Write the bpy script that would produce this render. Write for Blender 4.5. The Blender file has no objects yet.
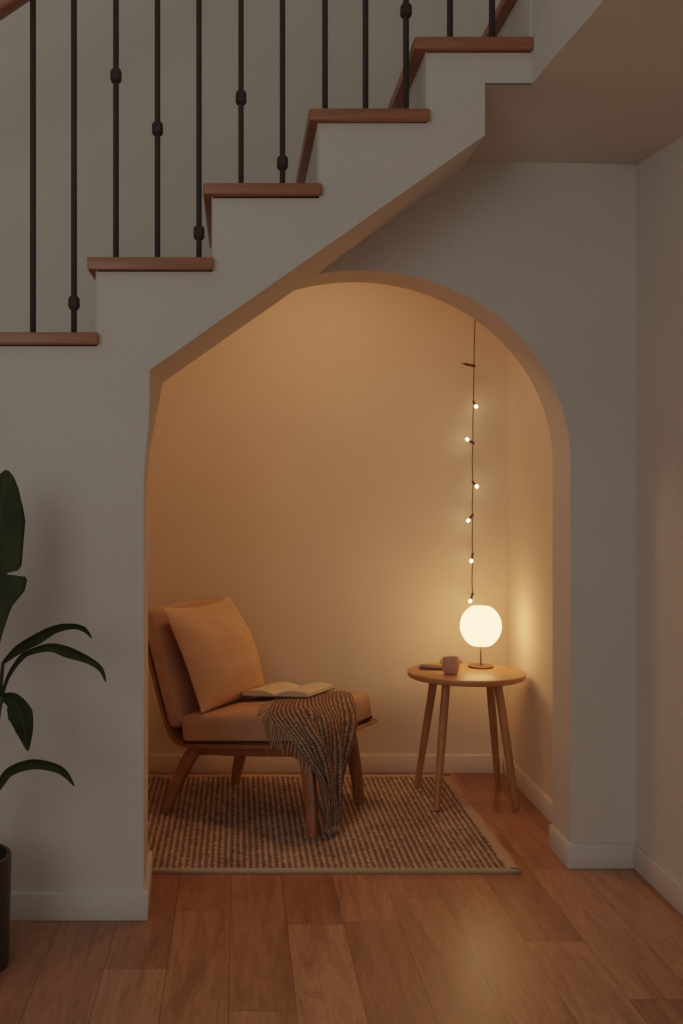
import bpy, bmesh, math, random
from mathutils import Vector, Matrix, noise
random.seed(7)
scene = bpy.context.scene
COL = scene.collection
PI = math.pi

# ------------------------------------------------------------------ survey
F = 1100.0          # focal length in pixels
VX, VY = 238.0, 490.0   # principal point
EYE = 1.046
def P(x, y, d):     # a sight line measured at depth d -> a point of the room
    return Vector(((x - VX) / F * d, d, EYE - (y - VY) / F * d))
D1 = 2.68           # front face of the stair wall
D2 = 3.046          # face of the arch wall
D2B = 3.22          # back of the arch wall
DS = 3.26           # back wall of the stairwell
D3 = 4.07           # back wall of the alcove
XR = 1.1025         # right wall

# ------------------------------------------------------------------ helpers
def lin(c):
    c = c / 255.0
    return c / 12.92 if c <= 0.04045 else ((c + 0.055) / 1.055) ** 2.4
def rgb(r, g, b): return (lin(r), lin(g), lin(b), 1.0)

class MB:
    def __init__(s): s.v = []; s.f = []; s.uv = None
    def add(s, vs, fs):
        o = len(s.v); s.v += [Vector(v) for v in vs]; s.f += [tuple(i + o for i in f) for f in fs]; return s
    def grid(s, rows, close=False, cap=False):
        n = len(rows[0]); o = len(s.v)
        for r in rows: s.v += [Vector(p) for p in r]
        m = n if close else n - 1
        for i in range(len(rows) - 1):
            for j in range(m):
                k = (j + 1) % n
                s.f.append((o + i*n + j, o + i*n + k, o + (i+1)*n + k, o + (i+1)*n + j))
        if cap:
            s.f.append(tuple(o + j for j in range(n))[::-1])
            s.f.append(tuple(o + (len(rows)-1)*n + j for j in range(n)))
        return s
    def loft(s, secs): return s.grid(secs, True, True)
    def tube(s, pts, rad, n=8):
        pts = [Vector(p) for p in pts]
        rads = rad if isinstance(rad, (list, tuple)) else [rad] * len(pts)
        rows = []; up = None
        for i, p in enumerate(pts):
            t = (pts[min(i+1, len(pts)-1)] - pts[max(i-1, 0)]).normalized()
            if up is None: up = t.orthogonal().normalized()
            up = (up - t * up.dot(t)).normalized(); w = t.cross(up)
            rows.append([p + (up*math.cos(2*PI*k/n) + w*math.sin(2*PI*k/n)) * rads[i] for k in range(n)])
        return s.loft(rows)
    def lathe(s, prof, c=(0,0,0), n=32, pleat=0, amp=0):
        c = Vector(c); rows = []
        for r, z in prof:
            rows.append([c + Vector(((r*(1+amp*math.cos(pleat*2*PI*k/n)))*math.cos(2*PI*k/n), (r*(1+amp*math.cos(pleat*2*PI*k/n)))*math.sin(2*PI*k/n), z)) for k in range(n)])
        return s.loft(rows)
    def box(s, a, b):
        x0,y0,z0 = a; x1,y1,z1 = b
        return s.add([(x0,y0,z0),(x1,y0,z0),(x1,y1,z0),(x0,y1,z0),(x0,y0,z1),(x1,y0,z1),(x1,y1,z1),(x0,y1,z1)],
                     [(3,2,1,0),(4,5,6,7),(0,1,5,4),(1,2,6,5),(2,3,7,6),(3,0,4,7)])
    def rbox(s, h, r, M=None, puff=0.0, n=14, under=0.0):
        M = M or Matrix()
        hx, hy, hz = h
        def sp(k):
            t = -1 + 2*k/n; return math.copysign(1-(1-abs(t))**2.0, t)
        for ax in range(3):
            for sg in (-1, 1):
                rows = []
                for i in range(n+1):
                    row = []
                    for j in range(n+1):
                        p = [0,0,0]; p[ax] = sg; p[(ax+1)%3] = sp(i)*1.0; p[(ax+2)%3] = sp(j)*sg
                        p = Vector((p[0]*hx, p[1]*hy, p[2]*hz))
                        q = Vector((max(-(hx-r), min(hx-r, p.x)), max(-(hy-r), min(hy-r, p.y)), max(-(hz-r), min(hz-r, p.z))))
                        d = p - q
                        e = q + d.normalized()*r if d.length > 1e-9 else p
                        b = (1-(e.x/hx)**2)*(1-(e.y/hy)**2)
                        if e.z > 0: e.z += puff*max(b,0)
                        else: e.z -= under*max(b,0)
                        row.append(M @ e)
                    rows.append(row)
                s.grid(rows)
        return s
    def build(s, name, mat=None, parent=None, smooth=False, bevel=0.0, seg=2, weld=False, angle=None):
        me = bpy.data.meshes.new(name)
        me.from_pydata([tuple(v) for v in s.v], [], s.f)
        bm = bmesh.new(); bm.from_mesh(me)
        if weld: bmesh.ops.remove_doubles(bm, verts=bm.verts, dist=1e-5)
        bmesh.ops.recalc_face_normals(bm, faces=bm.faces)
        if bevel:
            es = [e for e in bm.edges if len(e.link_faces) == 2 and e.calc_face_angle(0) > 0.6]
            bmesh.ops.bevel(bm, geom=es, offset=bevel, segments=seg, profile=0.5, affect='EDGES', clamp_overlap=True)
        if angle is not None:
            for e in bm.edges:
                if len(e.link_faces) == 2 and e.calc_face_angle(0) > angle: e.smooth = False
        for f in bm.faces: f.smooth = smooth or bevel > 0
        if s.uv:
            lay = bm.loops.layers.uv.new('UVMap')
            bm.verts.ensure_lookup_table()
            for f in bm.faces:
                for l in f.loops: l[lay].uv = s.uv[l.vert.index]
        bm.to_mesh(me); bm.free()
        o = bpy.data.objects.new(name, me); COL.objects.link(o)
        if mat: me.materials.append(mat)
        if parent: o.parent = parent
        return o

def tag(o, label, cat, group=None):
    o['label'] = label; o['category'] = cat
    if group: o['group'] = group
    return o
def thing(name, label, cat, loc=(0,0,0), rz=0.0):
    o = bpy.data.objects.new(name, None); COL.objects.link(o)
    o.location = loc; o.rotation_euler = (0,0,rz); o.empty_display_size = 0.05
    return tag(o, label, cat)
def struct(name, mb, mat, **k):
    o = mb.build(name, mat, **k); o['kind'] = 'structure'; return o

# ------------------------------------------------------------------ materials
class NT:
    def __init__(s, name):
        s.m = bpy.data.materials.new(name); s.m.use_nodes = True
        s.t = s.m.node_tree; s.b = s.t.nodes['Principled BSDF']
    def n(s, ty, **kw):
        nd = s.t.nodes.new(ty)
        for k, v in kw.items():
            if k in nd.inputs.keys(): nd.inputs[k].default_value = v
            else: setattr(nd, k, v)
        return nd
    def l(s, a, b): s.t.links.new(a, b)
    def coord(s, scale=(1,1,1), kind='Object', rot=(0,0,0)):
        tc = s.n('ShaderNodeTexCoord'); mp = s.n('ShaderNodeMapping')
        mp.inputs['Scale'].default_value = scale; mp.inputs['Rotation'].default_value = rot
        s.l(tc.outputs[kind], mp.inputs['Vector']); return mp.outputs['Vector']
    def ramp(s, fac, stops):
        r = s.n('ShaderNodeValToRGB'); e = r.color_ramp.elements
        while len(e) < len(stops): e.new(0.5)
        for i, (p, c) in enumerate(stops): e[i].position = p; e[i].color = c
        s.l(fac, r.inputs['Fac']); return r.outputs['Color']
    def math(s, op, a, b=None):
        m = s.n('ShaderNodeMath', operation=op)
        for i, v in enumerate((a, b)):
            if v is None: continue
            if isinstance(v, (int, float)): m.inputs[i].default_value = v
            else: s.l(v, m.inputs[i])
        return m.outputs[0]
    def mix(s, fac, a, b, blend='MIX'):
        m = s.n('ShaderNodeMix', data_type='RGBA', blend_type=blend)
        for i, v in ((0, fac), (6, a), (7, b)):
            if isinstance(v, (int, float, tuple)): m.inputs[i].default_value = v
            else: s.l(v, m.inputs[i])
        return m.outputs[2]
    def bump(s, h, strength, dist):
        b = s.n('ShaderNodeBump'); b.inputs['Strength'].default_value = strength; b.inputs['Distance'].default_value = dist
        s.l(h, b.inputs['Height']); s.l(b.outputs[0], s.b.inputs['Normal'])

def plaster(name, c, bs=0.22):
    k = NT(name); v = k.coord()
    n1 = k.n('ShaderNodeTexNoise', Scale=170.0, Detail=3.0); k.l(v, n1.inputs['Vector'])
    n2 = k.n('ShaderNodeTexNoise', Scale=2.2, Detail=3.0); k.l(v, n2.inputs['Vector'])
    d = tuple(x*0.93 for x in c[:3]) + (1,)
    n3 = k.n('ShaderNodeTexNoise', Scale=330.0, Detail=2.0); k.l(v, n3.inputs['Vector'])
    g = k.ramp(n3.outputs['Fac'], [(0.3, (.93,.93,.93,1)), (0.7, (1.04,1.04,1.04,1))])
    k.l(k.mix(1.0, k.ramp(n2.outputs['Fac'], [(0.3, d), (0.7, c)]), g, 'MULTIPLY'), k.b.inputs['Base Color'])
    k.b.inputs['Roughness'].default_value = 0.85
    k.b.inputs['Specular IOR Level'].default_value = 0.25
    k.bump(n1.outputs['Fac'], bs, 0.002); return k.m

def wood(name, dark, light, axis=0, rough=0.45, scale=1.0):
    k = NT(name); sc = [14*scale]*3; sc[axis] = 1.2*scale
    v = k.coord(tuple(sc))
    n1 = k.n('ShaderNodeTexNoise', Scale=3.0, Detail=6.0, Roughness=0.6, Distortion=0.6); k.l(v, n1.inputs['Vector'])
    k.l(k.ramp(n1.outputs['Fac'], [(0.3, dark), (0.7, light)]), k.b.inputs['Base Color'])
    k.b.inputs['Roughness'].default_value = rough
    k.bump(n1.outputs['Fac'], 0.1, 0.001); return k.m

def fabric(name, dark, light, ws=900.0, bs=0.25, wrinkle=0.0):
    k = NT(name); v = k.coord()
    n1 = k.n('ShaderNodeTexNoise', Scale=ws*0.35, Detail=2.0); k.l(v, n1.inputs['Vector'])
    n2 = k.n('ShaderNodeTexNoise', Scale=9.0, Detail=3.0); k.l(v, n2.inputs['Vector'])
    a = k.math('ADD', k.math('MULTIPLY', n1.outputs['Fac'], 0.6), k.math('MULTIPLY', n2.outputs['Fac'], 0.4))
    k.l(k.ramp(a, [(0.35, dark), (0.65, light)]), k.b.inputs['Base Color'])
    k.b.inputs['Roughness'].default_value = 0.95
    k.b.inputs['Specular IOR Level'].default_value = 0.1
    h = n1.outputs['Fac']
    if wrinkle:
        n3 = k.n('ShaderNodeTexNoise', Scale=11.0, Detail=2.0, Distortion=1.2); k.l(v, n3.inputs['Vector'])
        h = k.math('ADD', h, k.math('MULTIPLY', n3.outputs['Fac'], wrinkle))
    k.bump(h, bs, 0.002); return k.m

def plain(name, c, rough=0.5, metal=0.0, var=0.12, scale=30.0):
    k = NT(name); v = k.coord()
    n1 = k.n('ShaderNodeTexNoise', Scale=scale, Detail=2.0); k.l(v, n1.inputs['Vector'])
    d = tuple(x*(1-var) for x in c[:3]) + (1,)
    k.l(k.ramp(n1.outputs['Fac'], [(0.3, d), (0.7, c)]), k.b.inputs['Base Color'])
    k.b.inputs['Roughness'].default_value = rough; k.b.inputs['Metallic'].default_value = metal
    return k.m

def glow(name, c, strength):
    k = NT(name)
    k.b.inputs['Base Color'].default_value = c
    k.b.inputs['Emission Color'].default_value = c
    k.b.inputs['Emission Strength'].default_value = strength
    k.b.inputs['Roughness'].default_value = 0.8
    return k.m

def floor_mat():
    k = NT('oak_floorboards')
    v = k.coord()
    sp_ = k.n('ShaderNodeSeparateXYZ'); k.l(v, sp_.inputs[0])
    PWID, PLEN = 0.137, 0.78
    xr = k.math('DIVIDE', k.math('ADD', sp_.outputs['X'], 10.0+0.02), PWID); row = k.math('FLOOR', xr)
    wn = k.n('ShaderNodeTexWhiteNoise', noise_dimensions='1D'); k.l(row, wn.inputs['W'])
    yr = k.math('ADD', k.math('DIVIDE', sp_.outputs['Y'], PLEN), k.math('MULTIPLY', wn.outputs['Value'], 7.0)); colm = k.math('FLOOR', yr)
    cb = k.n('ShaderNodeCombineXYZ'); k.l(row, cb.inputs[0]); k.l(colm, cb.inputs[1])
    wid = k.n('ShaderNodeTexWhiteNoise', noise_dimensions='2D'); k.l(cb.outputs[0], wid.inputs['Vector'])
    pid = wid.outputs['Value']
    ex = k.math('MULTIPLY', k.math('SUBTRACT', 0.5, k.math('ABSOLUTE', k.math('SUBTRACT', k.math('FRACT', xr), 0.5))), PWID)
    ey = k.math('MULTIPLY', k.math('SUBTRACT', 0.5, k.math('ABSOLUTE', k.math('SUBTRACT', k.math('FRACT', yr), 0.5))), PLEN)
    seam = k.math('LESS_THAN', k.math('MINIMUM', ex, ey), 0.0011)
    sh = k.n('ShaderNodeVectorMath', operation='MULTIPLY_ADD')
    sh.inputs[1].default_value = (17.3, 13.1, 5.7)
    k.l(wid.outputs['Color'], sh.inputs[0]); k.l(k.coord((15, 1.5, 1)), sh.inputs[2])
    g = k.n('ShaderNodeTexNoise', Scale=1.0, Detail=5.0, Roughness=0.55, Distortion=1.6); k.l(sh.outputs[0], g.inputs['Vector'])
    rings = k.math('SINE', k.math('MULTIPLY', g.outputs['Fac'], 60.0))
    g2 = k.n('ShaderNodeTexNoise', Scale=9.0, Detail=4.0, Roughness=0.6); k.l(sh.outputs[0], g2.inputs['Vector'])
    base = k.ramp(pid, [(0.0, rgb(156, 107, 80)), (0.5, rgb(174, 121, 91)), (1.0, rgb(196, 141, 107))])
    gr = k.ramp(g.outputs['Fac'], [(0.32, (0.70,0.66,0.62,1)), (0.6, (1.08,1.08,1.08,1))])
    gr2 = k.ramp(g2.outputs['Fac'], [(0.3, (0.84,0.84,0.84,1)), (0.7, (1.07,1.07,1.07,1))])
    gr3 = k.ramp(k.math('ADD', k.math('MULTIPLY', rings, 0.5), 0.5), [(0.0, (0.86,0.85,0.84,1)), (0.45, (1.02,1.02,1.02,1))])
    c = k.mix(1.0, k.mix(1.0, k.mix(1.0, base, gr, 'MULTIPLY'), gr2, 'MULTIPLY'), gr3, 'MULTIPLY')
    c = k.mix(k.math('MULTIPLY', seam, 0.55), c, (0.02, 0.01, 0.006, 1))
    k.l(c, k.b.inputs['Base Color'])
    k.l(k.math('ADD', k.math('MULTIPLY', g.outputs['Fac'], 0.2), 0.24), k.b.inputs['Roughness'])
    k.b.inputs['Specular IOR Level'].default_value = 0.4
    hh = k.math('SUBTRACT', k.math('MULTIPLY', g2.outputs['Fac'], 0.12), seam)
    k.bump(hh, 0.25, 0.0012)
    return k.m

def rug_mat():
    k = NT('woven_rug_pile')
    v = k.coord()
    sx = k.n('ShaderNodeSeparateXYZ'); k.l(v, sx.inputs[0])
    nz = k.n('ShaderNodeTexNoise', Scale=60.0, Detail=2.0); k.l(v, nz.inputs['Vector'])
    nb = k.n('ShaderNodeTexNoise', Scale=5.0, Detail=3.0); k.l(v, nb.inputs['Vector'])
    wob = k.math('MULTIPLY', k.math('SUBTRACT', nz.outputs['Fac'], 0.5), 0.010)
    x = k.math('ADD', sx.outputs['X'], wob)
    rib = k.math('SINE', k.math('MULTIPLY', x, 2*PI/0.0178))
    y = k.math('ADD', sx.outputs['Y'], k.math('MULTIPLY', k.math('SUBTRACT', nz.outputs['Fac'], 0.5), 0.012))
    row = k.math('SINE', k.math('MULTIPLY', y, 2*PI/0.0125))
    h = k.math('ADD', k.math('MULTIPLY', rib, 0.30), k.math('MULTIPLY', row, 0.06))
    h = k.math('ADD', h, k.math('MULTIPLY', k.math('SUBTRACT', nb.outputs['Fac'], 0.5), 0.7))
    h = k.math('ADD', h, k.math('MULTIPLY', k.math('SUBTRACT', nz.outputs['Fac'], 0.5), 0.9))
    h = k.math('ADD', h, 0.5)
    k.l(k.ramp(h, [(0.1, rgb(108, 90, 80)), (0.5, rgb(152, 130, 116)), (0.95, rgb(212, 188, 168))]), k.b.inputs['Base Color'])
    k.b.inputs['Roughness'].default_value = 1.0; k.b.inputs['Specular IOR Level'].default_value = 0.05
    k.bump(h, 0.8, 0.005); return k.m

def throw_mat():
    k = NT('knitted_throw')
    tc = k.n('ShaderNodeTexCoord'); s = k.n('ShaderNodeSeparateXYZ'); k.l(tc.outputs['UV'], s.inputs[0])
    nz = k.n('ShaderNodeTexNoise', Scale=130.0, Detail=3.0); k.l(k.coord(), nz.inputs['Vector'])
    wob = k.math('MULTIPLY', k.math('SUBTRACT', nz.outputs['Fac'], 0.5), 0.03)
    rib = k.math('SINE', k.math('MULTIPLY', k.math('ADD', s.outputs['X'], wob), 2*PI*22))
    row = k.math('SINE', k.math('MULTIPLY', k.math('ADD', s.outputs['Y'], wob), 2*PI*60))
    h = k.math('ADD', k.math('MULTIPLY', rib, 0.24), k.math('MULTIPLY', row, 0.10))
    h = k.math('ADD', h, k.math('MULTIPLY', nz.outputs['Fac'], 0.7)); h = k.math('ADD', h, 0.15)
    k.l(k.ramp(h, [(0.15, rgb(78, 62, 52)), (0.5, rgb(124, 102, 86)), (0.85, rgb(184, 158, 136))]), k.b.inputs['Base Color'])
    k.b.inputs['Roughness'].default_value = 1.0; k.b.inputs['Specular IOR Level'].default_value = 0.05
    k.bump(h, 0.8, 0.004); return k.m

def leaf_mat():
    k = NT('leaf_green')
    tc = k.n('ShaderNodeTexCoord'); s = k.n('ShaderNodeSeparateXYZ'); k.l(tc.outputs['UV'], s.inputs[0])
    veins = k.math('SINE', k.math('MULTIPLY', k.math('ADD', s.outputs['Y'], k.math('MULTIPLY', k.math('ABSOLUTE', s.outputs['X']), 0.25)), 2*PI*22))
    mid = k.math('LESS_THAN', k.math('ABSOLUTE', s.outputs['X']), 0.05)
    nz = k.n('ShaderNodeTexNoise', Scale=14.0, Detail=3.0); k.l(k.coord(), nz.inputs['Vector'])
    f = k.math('ADD', k.math('MULTIPLY', veins, 0.08), nz.outputs['Fac'])
    c = k.ramp(f, [(0.3, rgb(28, 32, 14)), (0.7, rgb(50, 56, 24))])
    k.l(k.mix(k.math('MULTIPLY', mid, 0.5), c, rgb(66, 74, 40)), k.b.inputs['Base Color'])
    k.b.inputs['Roughness'].default_value = 0.6; k.b.inputs['Specular IOR Level'].default_value = 0.2
    k.bump(veins, 0.15, 0.001); return k.m

WHITE = rgb(222, 214, 202)
M = dict(
    wall=plaster('painted_plaster', rgb(214, 206, 196)),
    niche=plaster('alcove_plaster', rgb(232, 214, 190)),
    ceil=plaster('ceiling_plaster', rgb(214, 204, 192), 0.06),
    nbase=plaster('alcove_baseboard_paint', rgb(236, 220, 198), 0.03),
    base=plaster('baseboard_paint', rgb(214, 208, 200), 0.03),
    tread=wood('walnut_tread', rgb(132, 80, 54), rgb(172, 110, 78), 0, 0.4),
    iron=plain('dark_iron', rgb(48, 32, 22), 0.7, 0.0),
    oak=wood('oak_table', rgb(158, 108, 66), rgb(196, 142, 92), 0, 0.4),
    oakleg=wood('oak_leg', rgb(150, 100, 62), rgb(186, 130, 84), 2, 0.45),
    chairwood=wood('chair_wood', rgb(130, 80, 48), rgb(172, 112, 70), 2, 0.45),
    chairshell=wood('chair_shell_wood', rgb(128, 80, 50), rgb(166, 108, 68), 0, 0.5),
    upholstery=fabric('chair_upholstery', rgb(180, 140, 112), rgb(206, 164, 134)),
    pillow=fabric('pillow_linen', rgb(200, 156, 122), rgb(226, 182, 146), bs=0.35, wrinkle=1.6),
    piping=fabric('dark_piping', rgb(70, 44, 30), rgb(88, 56, 38)),
    floor=floor_mat(), rug=rug_mat(), throw=throw_mat(), leaf=leaf_mat(),
    binding=fabric('rug_binding', rgb(186, 158, 130), rgb(206, 178, 150)),
    fringe=fabric('throw_fringe', rgb(150, 126, 104), rgb(194, 168, 142)),
    brass=plain('aged_brass', rgb(104, 70, 42), 0.4, 0.6),
    shade=glow('lit_paper_shade', (1.0, 0.49, 0.18, 1), 10.5),
    bulb=glow('lit_fairy_bulb', (1.0, 0.66, 0.32, 1), 24.0),
    unlit=plain('unlit_bulb', rgb(150, 110, 80), 0.3),
    wire=plain('wire_brown', rgb(74, 46, 28), 0.6),
    mug=plain('speckled_stoneware', rgb(196, 158, 138), 0.5, 0, 0.25, 160.0),
    coffee=plain('dark_coffee', rgb(40, 24, 16), 0.2),
    note=plain('notebook_cover', rgb(66, 50, 44), 0.55),
    paper=plain('book_paper', rgb(226, 204, 168), 0.9, 0, 0.06, 12.0),
    bookcover=plain('book_cover', rgb(112, 92, 84), 0.6),
    pot=plain('dark_planter', rgb(44, 34, 28), 0.45),
    soil=plain('potting_soil', rgb(34, 24, 18), 1.0, 0, 0.5, 90.0),
    stalk=plain('plant_stalk', rgb(46, 56, 30), 0.5),
)
# faint print lines on the book pages
def page_mat():
    k = NT('printed_page')
    tc = k.n('ShaderNodeTexCoord'); s = k.n('ShaderNodeSeparateXYZ'); k.l(tc.outputs['UV'], s.inputs[0])
    line = k.math('GREATER_THAN', k.math('SINE', k.math('MULTIPLY', s.outputs['Y'], 2*PI*24)), 0.25)
    nz = k.n('ShaderNodeTexNoise', Scale=160.0, Detail=1.0); k.l(k.coord(), nz.inputs['Vector'])
    ink = k.math('MULTIPLY', line, k.math('GREATER_THAN', nz.outputs['Fac'], 0.45))
    a = k.math('ABSOLUTE', s.outputs['X'])
    inside = k.math('MULTIPLY', k.math('GREATER_THAN', a, 0.14), k.math('LESS_THAN', a, 0.86))
    b = k.math('ABSOLUTE', k.math('SUBTRACT', s.outputs['Y'], 0.5))
    inside = k.math('MULTIPLY', inside, k.math('LESS_THAN', b, 0.41))
    k.l(k.mix(k.math('MULTIPLY', k.math('MULTIPLY', ink, inside), 0.22), rgb(228, 206, 170), rgb(110, 90, 70)), k.b.inputs['Base Color'])
    k.b.inputs['Roughness'].default_value = 0.9
    return k.m
M['page'] = page_mat()

def smooth_path(p, k=4):
    out = []
    n = len(p)
    for i in range(n-1):
        p0,p1,p2,p3 = [Vector(p[max(0,min(n-1,j))]) for j in (i-1,i,i+1,i+2)]
        for s in range(k):
            t = s/k
            out.append(0.5*((2*p1)+(p2-p0)*t+(2*p0-5*p1+4*p2-p3)*t*t+(3*p1-p0-3*p2+p3)*t*t*t))
    out.append(Vector(p[-1])); return out
# ------------------------------------------------------------------ room shell
struct('floor', MB().box((-2.6, -0.3, -0.05), (1.35, 4.3, 0.0)), M['floor'])

def sect(px, d=D1, y=None, dz=None):      # outline measured on the front plane, placed at depth y
    out = []
    for i, (x, yy) in enumerate(px):
        p = P(x, yy, d); z = p.z + (dz[i] if dz else 0)
        out.append((p.x, d if y is None else y, z))
    return out

wl = MB()
# stair mass: stepped above, sloping soffit below
A = [(-10,370),(149.5,370),(485,135),(485,83),(760,83),(760,-22),(531,-22),(531,51.5),(427,51.5),(427,122),(319,122),
     (319,197),(213,197),(213,270.5),(97,270.5),(97,345),(-10,345)]
lift = [0.0, 0.07, 0.07] + [0]*14
A = [(x, y+1.3) if y in (345,270.5,197,122,51.5,-22) else (x, y) for x, y in A]
wl.loft([sect(A), sect(A, y=D2), sect(A, y=DS, dz=lift)])
# left wall below it, with the curved reveal towards the alcove
Bf = [(-10,370),(149.5,370),(149.5,395),(148.5,425),(146,450),(143.8,475),(143.5,700),(143.5,920.3),(-10,920.3)]
zf = [p[2] for p in sect(Bf)]
bx = [None,163,158.5,153.5,149.8,148,148,148,None]
DB = 2.985
back = []
for i,(x,y) in enumerate(Bf):
    X = P(x,y,D1).x if bx[i] is None else (bx[i]-VX)/F*DB
    back.append((X, DB, zf[i]))
wl.loft([sect(Bf), back])
# lower steps and wall further left
Cc = [(-10,920.3),(-10,420.5),(-117,420.5),(-117,494.5),(-224,494.5),(-224,567),(-440,567),(-440,920.3)]
wl.loft([sect(Cc), sect(Cc, y=DS-.002)])
struct('wall_left', wl, M['wall'])

# arch wall: everything right of the soffit line and outside the arch
def arch(x): return 460 - 190*math.sqrt(max(0, 1-((x-360)/210)**2))
ap = [(570.5, 868.0), (640, 868.0), (640, 150), (462, 150), (455, 170), (272, 270)]
def d2(px): return P(px[0], px[1], D2)
outl = [d2(p) for p in ap]
t0 = math.acos((272-360)/210.0)
NA = 40
for i in range(NA+1):
    t = t0*(1-i/NA)
    outl.append(P(360+210.5*math.cos(t), 461-190.5*math.sin(t), D2))
outl = [(p.x, p.y, max(p.z, 0)) for p in outl]
outl[0] = (outl[0][0], D2, 0.0); outl[1] = (outl[1][0], D2, 0.0)
wa = MB().loft([outl, [(x, D2B, z) for x, y, z in outl]])
struct('wall_arch', wa, M['wall'], smooth=True, angle=0.5)

# stairwell back wall
sw = [(-2.4,0.0),(-0.605,0.0),(-0.605,1.36),(-0.20,1.40),(0.62,1.98),(1.35,1.98),(1.35,3.4),(-2.4,3.4)]
struct('wall_stairwell', MB().loft([[(x,DS,z) for x,z in sw],[(x,DS+.04,z) for x,z in sw]]), M['wall'])
# alcove shell
struct('wall_back', MB().box((-0.8,D3,0),(1.3,D3+.06,2.1)), M['niche'])
XN = 0.992
struct('wall_alcove_right', MB().box((XN,D2B,0),(XN+.06,D3,2.1)), M['niche'])
struct('wall_alcove_left', MB().box((-0.66,DS+.04,0),(-0.603,D3,2.1)), M['niche'])
struct('ceiling_alcove', MB().box((-0.7,DS+.04,1.96),(1.1,D3,2.0)), M['niche'])
struct('wall_right', MB().box((XR,0.6,0),(XR+.08,D2B,2.3)), M['wall'])

# ceiling over the right side, dipping to the right wall and to the arch wall
def interp(t, ks):
    for (a,va),(b,vb) in zip(ks, ks[1:]):
        if t <= b:
            s = (t-a)/(b-a); return va+(vb-va)*s
    return ks[-1][1]
ZL = [tuple(v) for v in smooth_path([(0.4,1.985),(1.4,1.993),(2.147,2.006),(2.50,2.028),(2.68,2.0335),(2.82,2.016),(2.95,1.982),(3.07,1.948)],6)]
ZR = [(0.4,1.90),(2.60,1.912),(2.724,1.922),(3.07,1.950)]
xf = (532-VX)/F*D1
cx_ = [xf+(XR+0.02-xf)*i/14 for i in range(15)]
def crow(y, cols):
    a, b = interp(y, ZL), interp(y, ZR)
    return [(x, y, a+(b-a)*max(0,(x-xf)/(XR-xf))) for x in cols]
front_rows = [crow(0.4+(D1-0.4)*i/20, cx_) for i in range(21)]
br2 = [crow(D1+(3.06-D1)*i/14, [0.600,0.62,0.65,0.68]+cx_) for i in range(15)]
struct('ceiling_right', MB().grid(front_rows).grid(br2), M['ceil'], smooth=True, weld=True)
# upper floor edge above that ceiling (faces the stairwell)
fr = []
for (x, y, z) in [r[0] for r in front_rows]: fr.append((x, y, z))
fz = MB().grid([[(x,y,z),(x,y,3.4)] for x,y,z in fr])
fz.grid([[(x+0.5,y,z+0.05),(x+0.5,y,3.4)] for x,y,z in fr])
fz.grid([[fr[0],(fr[0][0],fr[0][1],3.4)],[(fr[0][0]+.5,fr[0][1],fr[0][2]+.05),(fr[0][0]+.5,fr[0][1],3.4)]])
struct('wall_upper_floor', fz, M['wall'])

# baseboards
BH, BT = 0.068, 0.012
def board(name, plan, h=BH, mat='base'):
    m = MB().loft([[(x,y,0.0) for x,y in plan],[(x,y,h) for x,y in plan]])
    return struct(name, m, M[mat], bevel=0.003, seg=2)
xl, xb = (143.5-VX)/F*D1, (148-VX)/F*DB
board('baseboard_left', [(-1.4,D1-BT),(xl+BT,D1-BT),(xb+BT,DB),(xb-.01,DB),(xl-.01,D1+.002),(-1.4,D1+.002)])
xp = (570.5-VX)/F*D2
board('baseboard_arch', [(xp-BT,D2-BT),(XR,D2-BT),(XR,D2+.002),(xp+.002,D2+.002),(xp+.002,D2B),(xp-BT,D2B)])
board('baseboard_right', [(XR-BT,0.6),(XR+.002,0.6),(XR+.002,D2-BT),(XR-BT,D2-BT)])
board('baseboard_back', [(-.6,D3-BT),(XN-BT,D3-BT),(XN-BT,D3+.002),(-.6,D3+.002)], mat='nbase')
board('baseboard_alcove', [(XN-BT,D2B+.001),(XN+.002,D2B+.001),(XN+.002,D3-BT),(XN-BT,D3-BT)], mat='nbase')

# ------------------------------------------------------------------ staircase
st = thing('staircase', 'stepped brown wooden stair treads and white risers rising above the arched alcove', 'staircase', (P(98,333,D1).x, D1, P(98,333,D1).z))
def sub(o, p):                       # world point -> child point of an unrotated empty
    return Vector(p) - o.location
TR = [(-20,98,333),(87,213,258.5),(203,322,184.5),(309,430,110.5),(415,533,39.5),(520,640,-34)]
DF = D1-0.018
RX = [97,213,319,427,531]
tread_z = []
for i,(x0,x1,y) in enumerate(TR):
    a, b = P(x0,y,DF), P(x1,y,DF)
    z1 = P(0,y,D1).z; z0 = z1-0.0295
    tread_z.append(z1)
    xx1 = P(RX[i],0,D1).x-.0035 if i < 5 else xf-.001
    bxr = b.x if i < 5 else xx1
    plan = [(a.x,DF),(bxr,DF),(bxr,D1-.0008),(xx1,D1-.0008),(xx1,DS-.002),(a.x,DS-.002)]
    m = MB().loft([[sub(st,(px_,py_,z)) for px_,py_ in plan] for z in (z0,z1)])
    m.build('tread', M['tread'], st, bevel=0.007, seg=3)
for i,x in enumerate(RX):            # thin painted riser boards behind each nosing
    X = P(x,0,D1).x
    m = MB().box(sub(st,(X-0.003,D1+.0005,tread_z[i]+.0005)), sub(st,(X-.0005,DS-.002,tread_z[i+1]-0.030)))
    o = m.build('riser', M['wall'], st)

for x0,x1,y in ((-127,-10.8,407),(-234,-117.8,481)):   # two lower steps
    a, b = P(x0,y,D1), P(x1-.5,y,D1); z1 = P(0,y,D1).z
    m = MB().box(sub(st,(a.x,DF,z1-.0295)), sub(st,(b.x,DS-.004,z1)))
    m.build('tread', M['tread'], st, bevel=0.007, seg=3)
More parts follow.
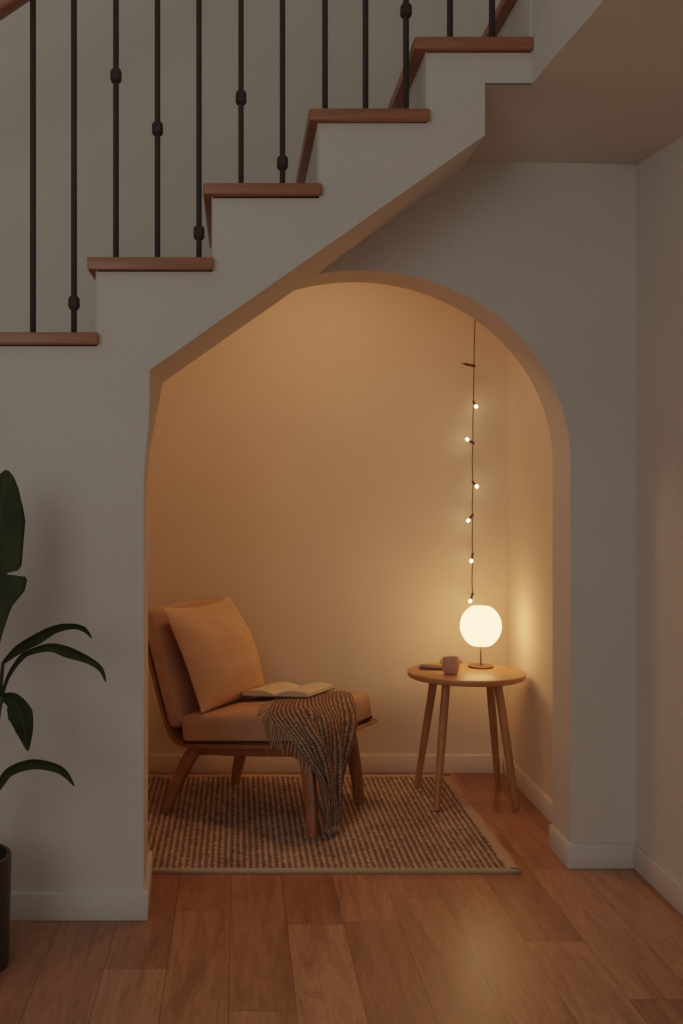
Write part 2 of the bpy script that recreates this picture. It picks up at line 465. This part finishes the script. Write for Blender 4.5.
# ------------------------------------------------------------------ balustrade
BY = D1+0.035
bal = thing('stair_railing', 'dark iron baluster railing with a sloping brown handrail standing on the stair treads', 'railing', (P(33,333,BY).x, BY, P(33,333,D1).z))
slope = (333-258.5)/(203-98+2)
def rail_y(x): return 8-(x-0)*0.675       # underside of the handrail in the front plane
BX = [(33,0,None),(74,0,303),(116,1,76),(157.5,1,129),(199,1,233),(241,2,98),(282.5,2,163),(325,3,None),(365.5,3,None),(406,3,11),(450,4,None),(492,4,None)]
for x,ti,ky in BX:
    b = P(x, 0, BY); X = b.x
    zt = P(x, rail_y(x), D1).z + 0.01
    z0 = tread_z[ti]
    w = 0.0068
    m = MB()
    m.box(sub(bal,(X-w,BY-w,z0+.0006)), sub(bal,(X+w,BY+w,zt)))
    ob = m.build('baluster', M['iron'], bal, bevel=0.0018, seg=1)
    if ky is not None:
        kz = P(x, ky, BY).z
        c = sub(bal,(X,BY,kz))
        k = MB()
        prof = [(0.0085,-0.0160),(0.0118,-0.0152),(0.0118,-0.0120),(0.0145,-0.0105),(0.0145,0.0105),(0.0118,0.0120),(0.0118,0.0152),(0.0085,0.0160)]
        secs = []
        for r,z in prof:
            q = r*0.93
            secs.append([c+Vector((sx*q,sy*q,z)) for sx,sy in ((-1,-.55),(-.55,-1),(.55,-1),(1,-.55),(1,.55),(.55,1),(-.55,1),(-1,.55))])
        k.loft(secs)
        kk = k.build('collar', M['iron'], ob)
hr = MB(); secs = []
for x in (-260, 560):
    p = P(x, rail_y(x), D1); p.y = BY
    pr = [(-.024,0),(.024,0),(.03,.012),(.03,.035),(.02,.05),(-.02,.05),(-.03,.035),(-.03,.012)]
    secs.append([sub(bal,(p.x, BY+a, p.z+b)) for a,b in pr])
hr.loft(secs).build('handrail', M['tread'], bal, bevel=0.004)

# ------------------------------------------------------------------ rug
RZ = 0.010
rx0, rx1, ry0, ry1 = -0.585, 0.772, 2.998, 4.0
rug = thing('area_rug', 'brown and beige ribbed woven area rug under the lounge chair', 'rug', ((rx0+rx1)/2,(ry0+ry1)/2,0))
hx, hy = (rx1-rx0)/2, (ry1-ry0)/2
# the near edge stays clear of the wall end on the left
m = MB(); bw = 0.026
nxl = -hx+0.0
def wob(x,y): return 0.0016*math.sin(x*9+y*5)+0.0012*math.sin(x*17-y*11)
g = []
for j in range(41):
    y = -hy+bw*.42+(2*hy-bw*1.42)*j/40
    g.append([(-hx+bw+(2*hx-2*bw)*i/60, y, RZ+wob(-hx+2*hx*i/60,y)*0.5) for i in range(61)])
m.grid(g)
pile = m.build('pile', M['rug'], rug, smooth=True)
bn = MB()
def strip(pa, pb, wdir, n=40):
    pa, pb, wd = Vector(pa), Vector(pb), Vector(wdir)
    rows = []
    for i in range(n+1):
        c = pa.lerp(pb, i/n); e = 0.0015*math.sin(i*0.9)
        rows.append([c+wd*e+Vector((0,0,0.0)), c+wd*e+Vector((0,0,RZ*0.9)), c+wd*(0.004+e)+Vector((0,0,RZ+0.003)), c+wd*(bw-0.004)+Vector((0,0,RZ+0.003)), c+wd*(bw+.002)+Vector((0,0,RZ-.002)), c+wd*(bw)+Vector((0,0,0))])
    bn.grid(rows, True, True)
strip((-hx,-hy,0),(hx,-hy,0),(0,0.42,0)); strip((hx,-hy,0),(hx,hy,0),(-1.25,0,0)); strip((hx,hy,0),(-hx,hy,0),(0,-1,0)); strip((-hx,hy,0),(-hx,-hy,0),(1,0,0))
bo = bn.build('binding', M['binding'], rug, smooth=True); bo['label'] = 'plain beige bound edge'

# ------------------------------------------------------------------ lounge chair
CA = -math.radians(31)
CH = Vector((0.0965,3.615,0.0))
chair = thing('lounge_chair', 'low wooden lounge chair with tan seat and back cushions on the rug', 'chair', CH, CA)
def seatz(u): return 0.322+(u+0.2)/0.47*0.055        # top of the seat cushion edge
tilt = math.atan2(0.055,0.47)
# bent wooden shell running under the seat and up the back
prof = [(0.287,0.284),(0.285,0.272),(0.15,0.257),(0.0,0.241),(-0.14,0.226),(-0.19,0.225),(-0.225,0.240),(-0.25,0.275),(-0.277,0.35),(-0.312,0.46),(-0.346,0.57),(-0.371,0.648)]
def offset(pr, t):
    out = []
    for i,(u,z) in enumerate(pr):
        a = Vector(pr[max(i-1,0)]); b = Vector(pr[min(i+1,len(pr)-1)])
        d = (b-a).normalized(); n = Vector((-d.y, d.x))
        out.append((u+n.x*t, z+n.y*t))
    return out
sp = [tuple(v) for v in smooth_path(prof)]
inn = offset(sp, -0.013)
loop_n = sp + inn[::-1]
VW = 0.225
sh = MB(); secs = []
for v in (-VW, VW): secs.append([(u, v, z) for u,z in loop_n])
n = len(sp)
for s in secs: sh.v += [Vector(p) for p in s]
N = len(loop_n)
for i in range(N): j=(i+1)%N; sh.f.append((i,j,N+j,N+i))
for off in (0,N):
    for i in range(n-1): sh.f.append((off+i, off+i+1, off+N-2-i, off+N-1-i))
sh.build('shell', M['chairshell'], chair, smooth=True, angle=0.6)
# seat cushion
SM = Matrix.Translation((0.040,0,(seatz(0.04)+0.2875-0.05*0.04+0.0)/2-0.016)) @ Matrix.Rotation(-tilt,4,'Y')
sc_ = MB().rbox((0.240,0.222,0.050), 0.024, SM, puff=0.006)
seat = sc_.build('seat_cushion', M['upholstery'], chair, smooth=True, weld=True)
pp = MB()
def rr(hx,hy,r,z,n=6):
    pts=[]
    for cx,cy,a0 in ((hx-r,hy-r,0),(-(hx-r),hy-r,90),(-(hx-r),-(hy-r),180),(hx-r,-(hy-r),270)):
        for i in range(n+1):
            a=math.radians(a0+90*i/n); pts.append(Vector((cx+r*math.cos(a),cy+r*math.sin(a),z)))
    return pts
def ring_tube(mb, pts, r, k=6):
    pts=list(pts); n=len(pts); rows=[]
    for i in range(n+1):
        p=pts[i%n]; t=(pts[(i+1)%n]-pts[(i-1)%n]).normalized(); up=Vector((0,0,1))
        if abs(t.z)>.9: up=Vector((1,0,0))
        w=t.cross(up).normalized(); up=w.cross(t)
        rows.append([p+(w*math.cos(2*PI*a/k)+up*math.sin(2*PI*a/k))*r for a in range(k)])
    mb.grid(rows, True)
ring_tube(pp, [SM@p for p in rr(0.239,0.221,0.024,-0.036)], 0.0045)
pp.build('piping', M['piping'], seat, smooth=True)['label'] = 'dark lower seam piping'
# back cushion, lying along the shell back
ba = math.atan2(0.094, 0.298)
BM = Matrix.Translation((-0.2765,0,0.468)) @ Matrix.Rotation(-ba,4,'Y') @ Matrix.Rotation(PI/2,4,'Y')
bc = MB().rbox((0.200,0.222,0.034), 0.028, BM, puff=0.012)
backc = bc.build('back_cushion', M['upholstery'], chair, smooth=True, weld=True)
pb = MB(); ring_tube(pb, [BM@p for p in rr(0.198,0.221,0.024,-0.024)], 0.004)
pb.build('piping', M['piping'], backc, smooth=True)['label'] = 'dark rear seam piping'
# legs: bent out of the side rails
def rsec(c, t, a, b, up):           # rounded rectangular section
    t=t.normalized(); w=up.cross(t).normalized(); h=t.cross(w)
    k=0.72
    return [c+w*(x*a)+h*(y*b) for x,y in ((-1,-k),(-k,-1),(k,-1),(1,-k),(1,k),(k,1),(-k,1),(-1,k))]
def leg(pts, ws, name='leg'):
    p=[Vector(q) for q in smooth_path(pts,4)]
    mb=MB(); secs=[]
    for i,q in enumerate(p):
        f=i/(len(p)-1)*(len(ws)-1); k=min(int(f),len(ws)-2); w0=Vector(ws[k]).lerp(Vector(ws[k+1]), f-k)
        t=p[min(i+1,len(p)-1)]-p[max(i-1,0)]
        if i==len(p)-1: t=Vector((0,0,-1))
        secs.append(rsec(q,t,w0.x,w0.y,Vector((0,1,0))))
    return mb.loft(secs).build(name, M['chairwood'], chair, smooth=True, angle=0.9)
for s in (-1,1):
    v0 = s*0.178; fv, rv = (-0.226,-0.240) if s<0 else (0.168,0.168); fu, ru = (0.282,-0.236) if s<0 else (0.254,-0.226)
    LZ = RZ+0.002
    k_=0.0 if s<0 else 0.026
    leg([(0.20-k_,v0,0.247),(0.235-k_,v0,0.235),(0.250-k_,v0*.75+fv*.25,0.185),((0.25-k_+2*fu)/3,v0*.3+fv*.7,0.085),(fu,fv,LZ)], [(0.016,.014),(0.021,.015),(0.020,.015),(0.017,.014),(0.014,.012)])
    leg([(-0.12,v0,0.212),(-0.165,v0,0.206),(-0.190,v0*.75+rv*.25,0.165),((-0.19+2*ru)/3,v0*.3+rv*.7,0.08),(ru,rv,LZ)], [(0.014,.014),(0.019,.015),(0.020,.015),(0.017,.014),(0.013,.012)])
    m=MB(); secs=[]
    for u,z in ((-0.15,0.2145),(-0.02,0.2255),(0.10,0.239),(0.225,0.2535)):
        secs.append(rsec(Vector((u,v0,z-0.004)),Vector((1,0,0.11)),0.0135,0.014,Vector((0,1,0))))
    # section axes: first half-size is vertical here
    m.loft(secs).build('side_rail', M['chairwood'], chair, smooth=True, angle=0.9)
for u,z in ((0.222,0.247),(-0.15,0.208)):
    m=MB().box((u-.013,-0.175,z-.013),(u+.013,0.175,z+.011)); m.build('cross_rail', M['chairwood'], chair, bevel=0.003)

# ------------------------------------------------------------------ pillow
def chair_w(u,v,z):
    return Matrix.Translation(CH) @ Matrix.Rotation(CA,4,'Z') @ Vector((u,v,z))
pil = MB(); NP=36
pb0, pt0 = Vector((-0.118,-0.012,0.337)), Vector((-0.255,-0.012,0.672))
up = (pt0-pb0); H=up.length/2; up.normalize(); nrm = Vector((up.z,0,-up.x)); cen=(pb0+pt0)/2; W=0.210
def pillow_pt(s,t,side):
    k=0.04
    x=s*W*(1-k*(1-t*t)); y=t*H*(1-(0.10 if t>0 else 0.03)*(1-s*s))
    th=(max(0,1-abs(s)**2.1)**0.68)*(max(0,1-abs(t)**2.1)**0.68)
    fr=0.098 if side>0 else 0.026
    wr=0.009*noise.noise(Vector((s*2.6+0.7*t,t*3.0,side*3)))*th+0.006*math.sin(9*math.atan2(1.05-t,1.05-s)*1.3)*max(0,1-((1-s)**2+(1-t)**2)/0.7)*(1-abs(s)**8)*(1-abs(t)**8)+0.004*math.sin(7*(s-t)+1)*th*max(0,(s*t))
    p=cen+Vector((0,1,0))*x+up*y+nrm*((th*fr+wr)*side)
    # slumps a little towards the back at the top
    p+=nrm*(-0.012*t*(1 if t>0 else 0.4))
    return chair_w(p.x,p.y,p.z)
c0 = chair_w(-0.17,0,0.35)
for side in (1,-1):
    rows=[]
    for i in range(NP+1):
        t=-math.cos(PI*i/NP)
        rows.append([pillow_pt(-math.cos(PI*j/NP),t,side) for j in range(NP+1)])
    pil.grid(rows)
pil.v=[v-c0 for v in pil.v]
po=pil.build('throw_pillow', M['pillow'], None, smooth=True, weld=True); po.location=c0
tag(po,'square tan linen pillow leaning against the back of the lounge chair','pillow')

# ------------------------------------------------------------------ knitted throw over the front corner
def zs(u,v=0):
    e = (1-((u-.04)/.24)**2)*(1-(v/.222)**2)
    return seatz(u)+0.005*max(0,e)+0.005
CT=[
 [(.03,.05),(.07,.08),(.11,.105),(.15,.135),(.19,.16)],
 [(.07,-.09),(.12,-.05),(.165,0),(.205,.06),(.24,.12)],
 [(.13,-.215,.352),(.185,-.195,.374),(.235,-.13,.380),(.258,-.05,.380),(.276,.07,.372)],
 [(.172,-.240,.330),(.245,-.242,.338),(.290,-.2,.350),(.300,-.1,.340),(.302,.03,.325)],
 [(.240,-.256,.288),(.290,-.247,.285),(.306,-.2,.285),(.307,-.11,.275),(.305,-.015,.262)],
 [(.300,-.236,.2),(.312,-.222,.205),(.315,-.18,.205),(.311,-.12,.2),(.306,-.06,.19)],
 [(.309,-.206,.11),(.320,-.192,.11),(.318,-.17,.11),(.314,-.13,.11),(.306,-.092,.1)],
 [(.310,-.196,.045),(.322,-.185,.04),(.320,-.165,.04),(.316,-.13,.04),(.306,-.102,.045)],
]
CT=[[Vector(p if len(p)==3 else (p[0],p[1],zs(*p))) for p in r] for r in CT]
def cr(p0,p1,p2,p3,t): return 0.5*((2*p1)+(p2-p0)*t+(2*p0-5*p1+4*p2-p3)*t*t+(3*p1-p0-3*p2+p3)*t**3)
def samp(lst,f):
    n=len(lst); i=min(int(f),n-2); t=f-i
    return cr(*[lst[max(0,min(n-1,j))] for j in (i-1,i,i+1,i+2)],t)
NR,NC=90,60
G=[]
for i in range(NR+1):
    f=i/NR*(len(CT)-1)
    ctrl=[samp([r[c] for r in CT],f) for c in range(5)]
    G.append([samp(ctrl,j/NC*4) for j in range(NC+1)])
SI=SM.inverted()
def off_seat(p, gap=0.0055):
    # keeps the cloth resting on the rounded cushion and clear of the wooden edge
    q=SI@p; hx,hy,hz,r=0.240,0.222,0.050,0.024
    pf=0.006*max(0,1-(q.x/hx)**2)*max(0,1-(q.y/hy)**2)
    z=q.z-pf
    c=Vector((max(-(hx-r),min(hx-r,q.x)),max(-(hy-r),min(hy-r,q.y)),max(-(hz-r),min(hz-r,z))))
    d=Vector((q.x,q.y,z))-c
    if d.length<1e-6: d=Vector((0,0,1)); 
    if q.z<-0.02:
        X_,Y_=(0.304,-0.236) if gap>.0045 else (0.300,-0.232)
        if p.x<X_ and p.y>Y_ and p.z<0.315:
            p=Vector((X_,p.y,p.z)) if X_-p.x<p.y-Y_ else Vector((p.x,Y_,p.z))
            if d.length>=r+gap: return p
    if d.length<r+gap:
        e=c+d.normalized()*(r+gap)
        return SM@Vector((e.x,e.y,e.z+pf))
    return p
G2=[]
for i in range(NR+1):
    row=[]
    for j in range(NC+1):
        du=G[i][min(j+1,NC)]-G[i][max(j-1,0)]; dv=G[min(i+1,NR)][j]-G[max(i-1,0)][j]
        nn=du.cross(dv); nn.normalize()
        hang=max(0,min(1,(i/NR-0.30)/0.25)); s=j/NC
        amp=0.001+0.009*hang
        fold=amp*(math.sin(s*2*PI*3.2+1.2*math.sin(i/NR*5))+0.5*math.sin(s*2*PI*5.3+i/NR*4))
        out=-nn if nn.dot(Vector((0.8,-0.5,0.4)))<0 else nn
        row.append(G[i][j]+out*(fold+0.006*hang))
    G2.append([off_seat(p) for p in row])
CW=Matrix.Translation(CH) @ Matrix.Rotation(CA,4,'Z')
t0w=CW@Vector((0.20,-0.1,0.36))
tm=MB(); th=0.006
tm.grid([[CW@p-t0w for p in r] for r in G2])
tm.uv=[(j/NC,i/NR) for i in range(NR+1) for j in range(NC+1)]
th_o=tm.build('throw_blanket', M['throw'], None, smooth=True)
sol=th_o.modifiers.new('thickness','SOLIDIFY'); sol.thickness=0.005; sol.offset=0
th_o.location=t0w
tag(th_o,'brown ribbed knitted throw hanging over the front corner of the lounge chair seat','blanket')
fm=MB()
def strand(p,dirs,L,r=0.0016):
    pts=[p]; n=5
    ph=random.uniform(0,6)
    for k in range(1,n+1):
        f=k/n
        pts.append(p+dirs*L*f+Vector((0.004*math.sin(ph+f*3),0.004*math.cos(ph+f*4),-0.0)))
    fm.tube([CW@q-t0w for q in pts],[r,r*1.1,r,r,r*.9,r*.5],5)
random.seed(3)
for i in range(6, 62, 2):            # along the near edge: over the cushion edge, then free
    p=G2[i][0]; f=i/NR
    for c in range(1):
        L=random.uniform(0.055,0.085) if f<0.5 else random.uniform(0.03,0.05)
        pts=[p]; q=p.copy(); ph=random.uniform(0,6)
        dv=Vector((random.uniform(-.35,.15),-1,0)).normalized()
        for k in range(1,8):
            st_=L/7
            if q.y>-0.226 and q.z>0.30: q=q+dv*st_; q.z=min(q.z,zs(q.x,q.y)-0.002) if q.y>-0.2 else q.z-st_*0.5
            else: q=q+Vector((random.uniform(-.12,.12),random.uniform(-.10,.02),-1)).normalized()*st_
            q=off_seat(q,0.004)
            pts.append(q+Vector((0.0015*math.sin(ph+k),0,0)))
        fm.tube([CW@a-t0w for a in pts],[.0024,.0027,.0025,.0024,.0023,.0022,.0021,.0012],6)
fm2=MB()
def hem(p,d,L):
    fm2.tube([CW@(p+d*L*k/4+Vector((.002*math.sin(k*2+p.y*90),0,0)))-t0w for k in range(5)],[.0018,.0019,.0017,.0015,.0008],5)
for j in range(0,NC+1):
    hem(G2[NR][j],Vector((random.uniform(-.4,.4),random.uniform(-.4,.4),-1)).normalized(),random.uniform(0.018,0.026))
fm2.build('hem_fringe', M['fringe'], th_o, smooth=True)['label']='pale loose strands along the lower hem'
fr_o=fm.build('fringe', M['fringe'], th_o, smooth=True); fr_o['label']='pale loose fringe strands'

# ------------------------------------------------------------------ open book
bu,bv0,bv1=0.034,-0.012,0.170
bkz=seatz(bu)+0.0250
book=thing('open_book','open book with cream pages lying face up on the lounge chair seat','book',CW@Vector((bu,(bv0+bv1)/2,bkz)),CA)
hl=(bv1-bv0)/2; PWd=0.122
def prof_top(s):  # s in -1..1
    a=abs(s); return 0.021*math.sin(min(1,a*1.0)*PI*0.62+0.16)*(1-0.50*a**2)+0.002
def base_z(s): return -0.001+ 0.0095*s
pg=MB(); rows=[]; uv=[]
NS=30
for j in range(9):
    y=-hl+2*hl*j/8; rows.append([(s*PWd,y,base_z(s)+prof_top(s)) for s in [-1+2*i/NS for i in range(NS+1)]])
    uv+=[(-1+2*i/NS, j/8) for i in range(NS+1)]
pg.grid(rows); pg.uv=uv
pgs=pg.build('pages', M['page'], book, smooth=True)
eb=MB()
def side(y):
    return [(s*PWd,y,base_z(s)+prof_top(s)-.0003) for s in [-1+2*i/NS for i in range(NS+1)]], [(s*PWd,y,base_z(s)+0.0005) for s in [-1+2*i/NS for i in range(NS+1)]]
for y in (-hl,hl): eb.grid(list(side(y)))
for s in (-1,1): eb.grid([[(s*PWd,-hl,base_z(s)),(s*PWd,hl,base_z(s))],[(s*PWd,-hl,base_z(s)+prof_top(s)),(s*PWd,hl,base_z(s)+prof_top(s))]])
eb.build('page_block', M['paper'], pgs)
cv=MB().grid([[(s*(PWd+.004),y,base_z(s)-z) for s in [-1+2*i/NS for i in range(NS+1)]] for y,z in ((-hl-.004,0),(hl+.004,0),(hl+.004,.003),(-hl-.004,.003),(-hl-.004,0))])
cv.build('cover', M['bookcover'], book)

# ------------------------------------------------------------------ side table
TC=Vector((0.774,3.735,0)); TZ=0.431; TRD=0.1975
tb=thing('side_table','round oak side table with four splayed legs in the alcove corner','table',TC)
MB().lathe([(0.02,TZ-.0195),(TRD-.008,TZ-.0205),(TRD-.003,TZ-.0185),(TRD-.001,TZ-.014),(TRD,TZ-.003),(TRD-.001,TZ-.001),(TRD-.003,TZ),(0.02,TZ)],n=72).build('tabletop',M['oak'],tb,smooth=True,angle=0.7)
for fx,fy,tx,ty in ((0.624,3.835,.68,3.80),(0.640,3.545,.690,3.645),(0.911,3.60,.862,3.655),(0.919,3.887,.870,3.81)):
    a=Vector((tx,ty,TZ-.018))-TC; b=Vector((fx,fy,RZ+.003 if fx<.7 else 0.0005))-TC
    MB().tube([a,a.lerp(b,.5),b],[0.0145,0.0135,0.0105],14).build('leg',M['oakleg'],tb,smooth=True,angle=0.9)

# ------------------------------------------------------------------ table lamp
LC=Vector((0.842,3.815,TZ))
lamp=thing('table_lamp','glowing round pleated paper lamp on a thin brass stem on the side table','lamp',LC)
MB().lathe([(0.001,0),(0.043,0),(0.0445,0.002),(0.0445,0.0055),(0.043,0.007),(0.001,0.008)],n=40).build('base',M['brass'],lamp,smooth=True,angle=.7)
SR=0.0695; SZ=0.1435
MB().tube([(0,0,0.007),(0,0,SZ-SR*.80)],0.0028,10).build('stem',M['brass'],lamp,smooth=True)
prof=[]
for i in range(25):
    a=math.radians(-64+128*i/24); prof.append((SR*math.cos(a),SZ+SR*math.sin(a)*1.08))
prof=[(0.008,prof[0][1])]+prof+[(0.008,prof[-1][1])]
MB().lathe(prof,n=180,pleat=30,amp=0.012).build('shade',M['shade'],lamp,smooth=True,angle=.9)

# ------------------------------------------------------------------ mug and notebook
MC=Vector(((450.8-VX)/F*3.675,3.675,TZ+.0005))
mug=thing('mug','small round two handled stoneware mug beside the lamp','mug',MC,0.0)
mp=[(0.012,0),(0.0185,0),(0.0225,0.003),(0.0272,0.013),(0.0288,0.025),(0.0282,0.038),(0.0262,0.048),(0.0272,0.0555),(0.0268,0.0565),(0.0252,0.0555),(0.0240,0.048),(0.0256,0.038),(0.0258,0.026),(0.021,0.008),(0.004,0.006)]
MB().lathe(mp,n=40).build('body',M['mug'],mug,smooth=True)
for s in (-1,1):
    pts=[(s*(0.0262+0.0085*math.sin(PI*k/10)),-0.002*s,0.050-0.018*k/10) for k in range(11)]
    MB().tube(pts,0.0025,8).build('handle',M['mug'],mug,smooth=True)
MB().lathe([(0.001,0.0525),(0.0243,0.0525),(0.0245,0.0530),(0.001,0.0532)],n=32).build('coffee',M['coffee'],mug)['label']='dark drink inside'
NC_=Vector((0.667,3.785,TZ))
nb=thing('notebook','thin dark notebook lying on the side table behind the mug','notebook',NC_,math.radians(-12))
for z0,z1 in ((0.0005,0.0025),(0.0075,0.0095)):
    MB().box((-.042,-.03,z0),(.042,.03,z1)).build('cover',M['note'],nb,bevel=.001)
MB().box((-.040,-.028,.0025),(.040,.028,.0075)).build('pages',M['bookcover'],nb)

# ------------------------------------------------------------------ string lights
DL=4.025
sl=thing('string_lights','hanging strand of warm fairy lights above the lamp against the alcove wall','string lights',P(474,321,DL))
wp=[(475.5,222),(475,321),(474.2,345),(474,365),(473.6,386),(473.4,405),(472.8,425),(473,440),(472.2,460),(472.8,484),(472.2,505),(472.6,518),(472.2,540),(472.6,555),(472,580),(472.6,594)]
MB().tube([sub(sl,P(x,y,DL)) for x,y in wp],0.0021,6).build('wire',M['wire'],sl,smooth=True)
for (wx,wy),(bx_,by_),lit in (((474,366),(463,363.5),0),((473.6,402),(476.2,406.5),1),((473.2,443),(467.3,439.5),1),((472.8,482),(476.8,486.5),1),((472.6,515),(468.3,520.5),1),((472.6,554),(471.4,561),1),((472.6,594),(470.3,601),1)):
    a=sub(sl,P(wx,wy,DL)); b=sub(sl,P(bx_,by_,DL-.008))
    d=(b-a); L=d.length; d.normalize()
    so=MB().tube([a-d*.004,a+d*max(0.004,(L-.006))],[0.0052,0.0044],8).build('socket',M['wire'],sl,smooth=True,angle=.9)
    r=0.0056 if lit else 0.004
    q=MB(); rows=[]
    t=d.orthogonal().normalized(); w=d.cross(t)
    for k in range(9):
        ang=PI*k/8
        rows.append([b+d*(-r*1.2*math.cos(ang))+(t*math.cos(2*PI*e/12)+w*math.sin(2*PI*e/12))*(r*max(.03,math.sin(ang))) for e in range(12)])
    q.loft(rows); bo=q.build('bulb',M['bulb'] if lit else M['unlit'],so,smooth=True)
    if not lit: bo['label']='unlit bulb'

# ------------------------------------------------------------------ potted plant
PC=Vector((-0.603,2.42,0))
plant=thing('potted_plant','dark green broad-leaved plant in a black cylindrical pot beside the stair wall','plant',PC)
PH=0.243; PR=0.103
MB().lathe([(0.01,0),(PR-.010,0),(PR-.006,.004),(PR,PH-.003),(PR-.002,PH),(PR-.010,PH),(PR-.012,PH-.03),(0.01,PH-.031)],n=56).build('pot',M['pot'],plant,smooth=True,angle=.7)
MB().lathe([(0.005,PH-.034),(PR-.012,PH-.034),(PR-.013,PH-.026),(0.005,PH-.020)],n=40).build('soil',M['soil'],plant)
def pl(x,y,d): return P(x,y,d)-PC
def leaf(path, right, left=None, fold=0.25, n=36, dw=0.25):
    left=left or right
    pts=[Vector(p) for p in smooth_path([tuple(pl(*p)) for p in path],8)]
    m=MB(); rows=[]; uv=[]
    for i in range(n+1):
        f=i/n; p=samp(pts,f*(len(pts)-1))
        q0=samp(pts,max(0,f-.02)*(len(pts)-1)); q1=samp(pts,min(1,f+.02)*(len(pts)-1))
        t=(q1-q0).normalized(); side=t.cross(Vector((0,-1,0)))
        side=(side+Vector((0,dw,0))).normalized()
        nn=side.cross(t).normalized()
        wr,wl_=[(interp(f,w_) if isinstance(w_[0],tuple) else interp(f*(len(w_)-1),list(enumerate(w_))))*2.45/F for w_ in (right,left)]
        row=[]
        for k in range(-6,7):
            s=k/6; w=wr if s>0 else wl_
            row.append(p+side*(s*w)+nn*(fold*w*(abs(s)**1.3)))
            uv.append((s,f))
        rows.append(row)
    m.grid(rows); m.uv=uv
    o=m.build('leaf',M['leaf'],plant,smooth=True)
    so_=o.modifiers.new('thickness','SOLIDIFY'); so_.thickness=0.0012
    return o
def stalk(path,r0,r1):
    pts=[Vector(p) for p in smooth_path([tuple(pl(*p)) for p in path],6)]
    MB().tube(pts,[r0+(r1-r0)*i/(len(pts)-1) for i in range(len(pts))],8).build('stem',M['stalk'],plant,smooth=True)
# big upright leaf with a torn edge
leaf([(-3,648,2.42),(-3,610,2.43),(-2,577,2.44),(-1,540,2.45),(1,505,2.46),(6,470,2.47)],
     [(0,1),(.08,5),(.22,15),(.315,27),(.38,29),(.402,27),(.412,9),(.422,9),(.435,20),(.46,23),(.52,24),(.71,25.5),(.8,22),(.89,15.5),(.95,9),(1.01,.5)],[1,15,24,28,30,30,30,29,28,27,26,25,24,20,17,13,8,.5],fold=.12,n=150,dw=.1)
leaf([(2,664,2.44),(18,649.5,2.45),(37,638.5,2.46),(55,629,2.47),(72,626,2.48),(84,629,2.49),(92,638,2.5)],[1.2,5,6,4.5,3.2,3,.5],fold=.25,dw=.3)
leaf([(1,700,2.43),(8,677,2.43),(20,659,2.43),(30,652,2.43),(50,647,2.42),(68,651.5,2.41),(89,660,2.4),(101,669,2.4),(106,682,2.4)],[1.5,2,3,3,4.6,6.5,4,3,.5],fold=.25,dw=.3)
leaf([(2,697,2.40),(13,701,2.38),(21,714,2.37),(25,731,2.37),(28,751,2.38)],[3,9.5,13.5,9,.5],fold=.15,dw=.2)
leaf([(-14,806,2.41),(0,784,2.41),(11,770.5,2.41),(33,763.5,2.40),(55,767,2.39),(66,774,2.39),(74.5,786,2.39)],[2.5,4,5,5.8,5,3.8,.5],fold=.25,dw=.3)
leaf([(-30,700,2.40),(-52,640,2.36),(-88,590,2.32),(-130,585,2.28),(-160,620,2.26)],[1,16,22,18,.5],fold=.2,dw=.6)
leaf([(-40,740,2.44),(-70,700,2.48),(-105,690,2.52),(-135,720,2.54)],[1,14,15,.5],fold=.2,dw=.6)
stalk([(-26,858,2.42),(-16,780,2.42),(-8,710,2.42),(-3,640,2.42)],.012,.006)
stalk([(-22,858,2.43),(-10,760,2.44),(-1,700,2.44),(3,662,2.44)],.008,.004)
stalk([(-24,858,2.41),(-12,780,2.42),(-3,725,2.43),(1,698,2.43)],.008,.004)
stalk([(-28,858,2.40),(-14,780,2.40),(-4,725,2.40),(2,697,2.40)],.007,.0045)
stalk([(-30,858,2.40),(-22,830,2.41),(-14,804,2.41)],.007,.005)
stalk([(-36,858,2.43),(-34,780,2.42),(-30,700,2.40)],.008,.004)
stalk([(-40,858,2.44),(-42,800,2.44),(-40,740,2.44)],.008,.004)

# ------------------------------------------------------------------ light
def area(name, loc, target, size, sy, power, color):
    l=bpy.data.lights.new(name,'AREA'); l.shape='RECTANGLE'; l.size=size; l.size_y=sy; l.energy=power; l.color=color
    o=bpy.data.objects.new(name,l); COL.objects.link(o); o.location=loc
    o.rotation_euler=(Vector(target)-Vector(loc)).to_track_quat('-Z','Y').to_euler(); return o
area('alcove_ceiling_light',(0.31,3.53,1.94),(0.29,3.54,0),0.18,0.18,3.35,(1.0,0.46,0.22))
area('window_light',(-1.7,-1.4,1.75),(0.3,2.9,1.25),1.8,1.8,14.0,(0.97,0.96,0.93))
w=bpy.data.worlds.new('dusk'); scene.world=w; w.use_nodes=True
bg=w.node_tree.nodes['Background']; bg.inputs['Color'].default_value=(1.0,0.89,0.75,1); bg.inputs['Strength'].default_value=0.18

# ------------------------------------------------------------------ camera
cam=bpy.data.cameras.new('camera'); co=bpy.data.objects.new('camera',cam); COL.objects.link(co)
co.location=(0,0,EYE); co.rotation_euler=(PI/2,0,0)
cam.sensor_fit='AUTO'; cam.sensor_width=36; cam.lens=F/1024*36
cam.shift_x=(341.5-VX)/1024; cam.shift_y=(VY-512)/1024
cam.clip_start=0.02
scene.camera=co
scene.view_settings.view_transform='Filmic'
scene.view_settings.look='Medium Low Contrast'
scene.view_settings.exposure=0.0
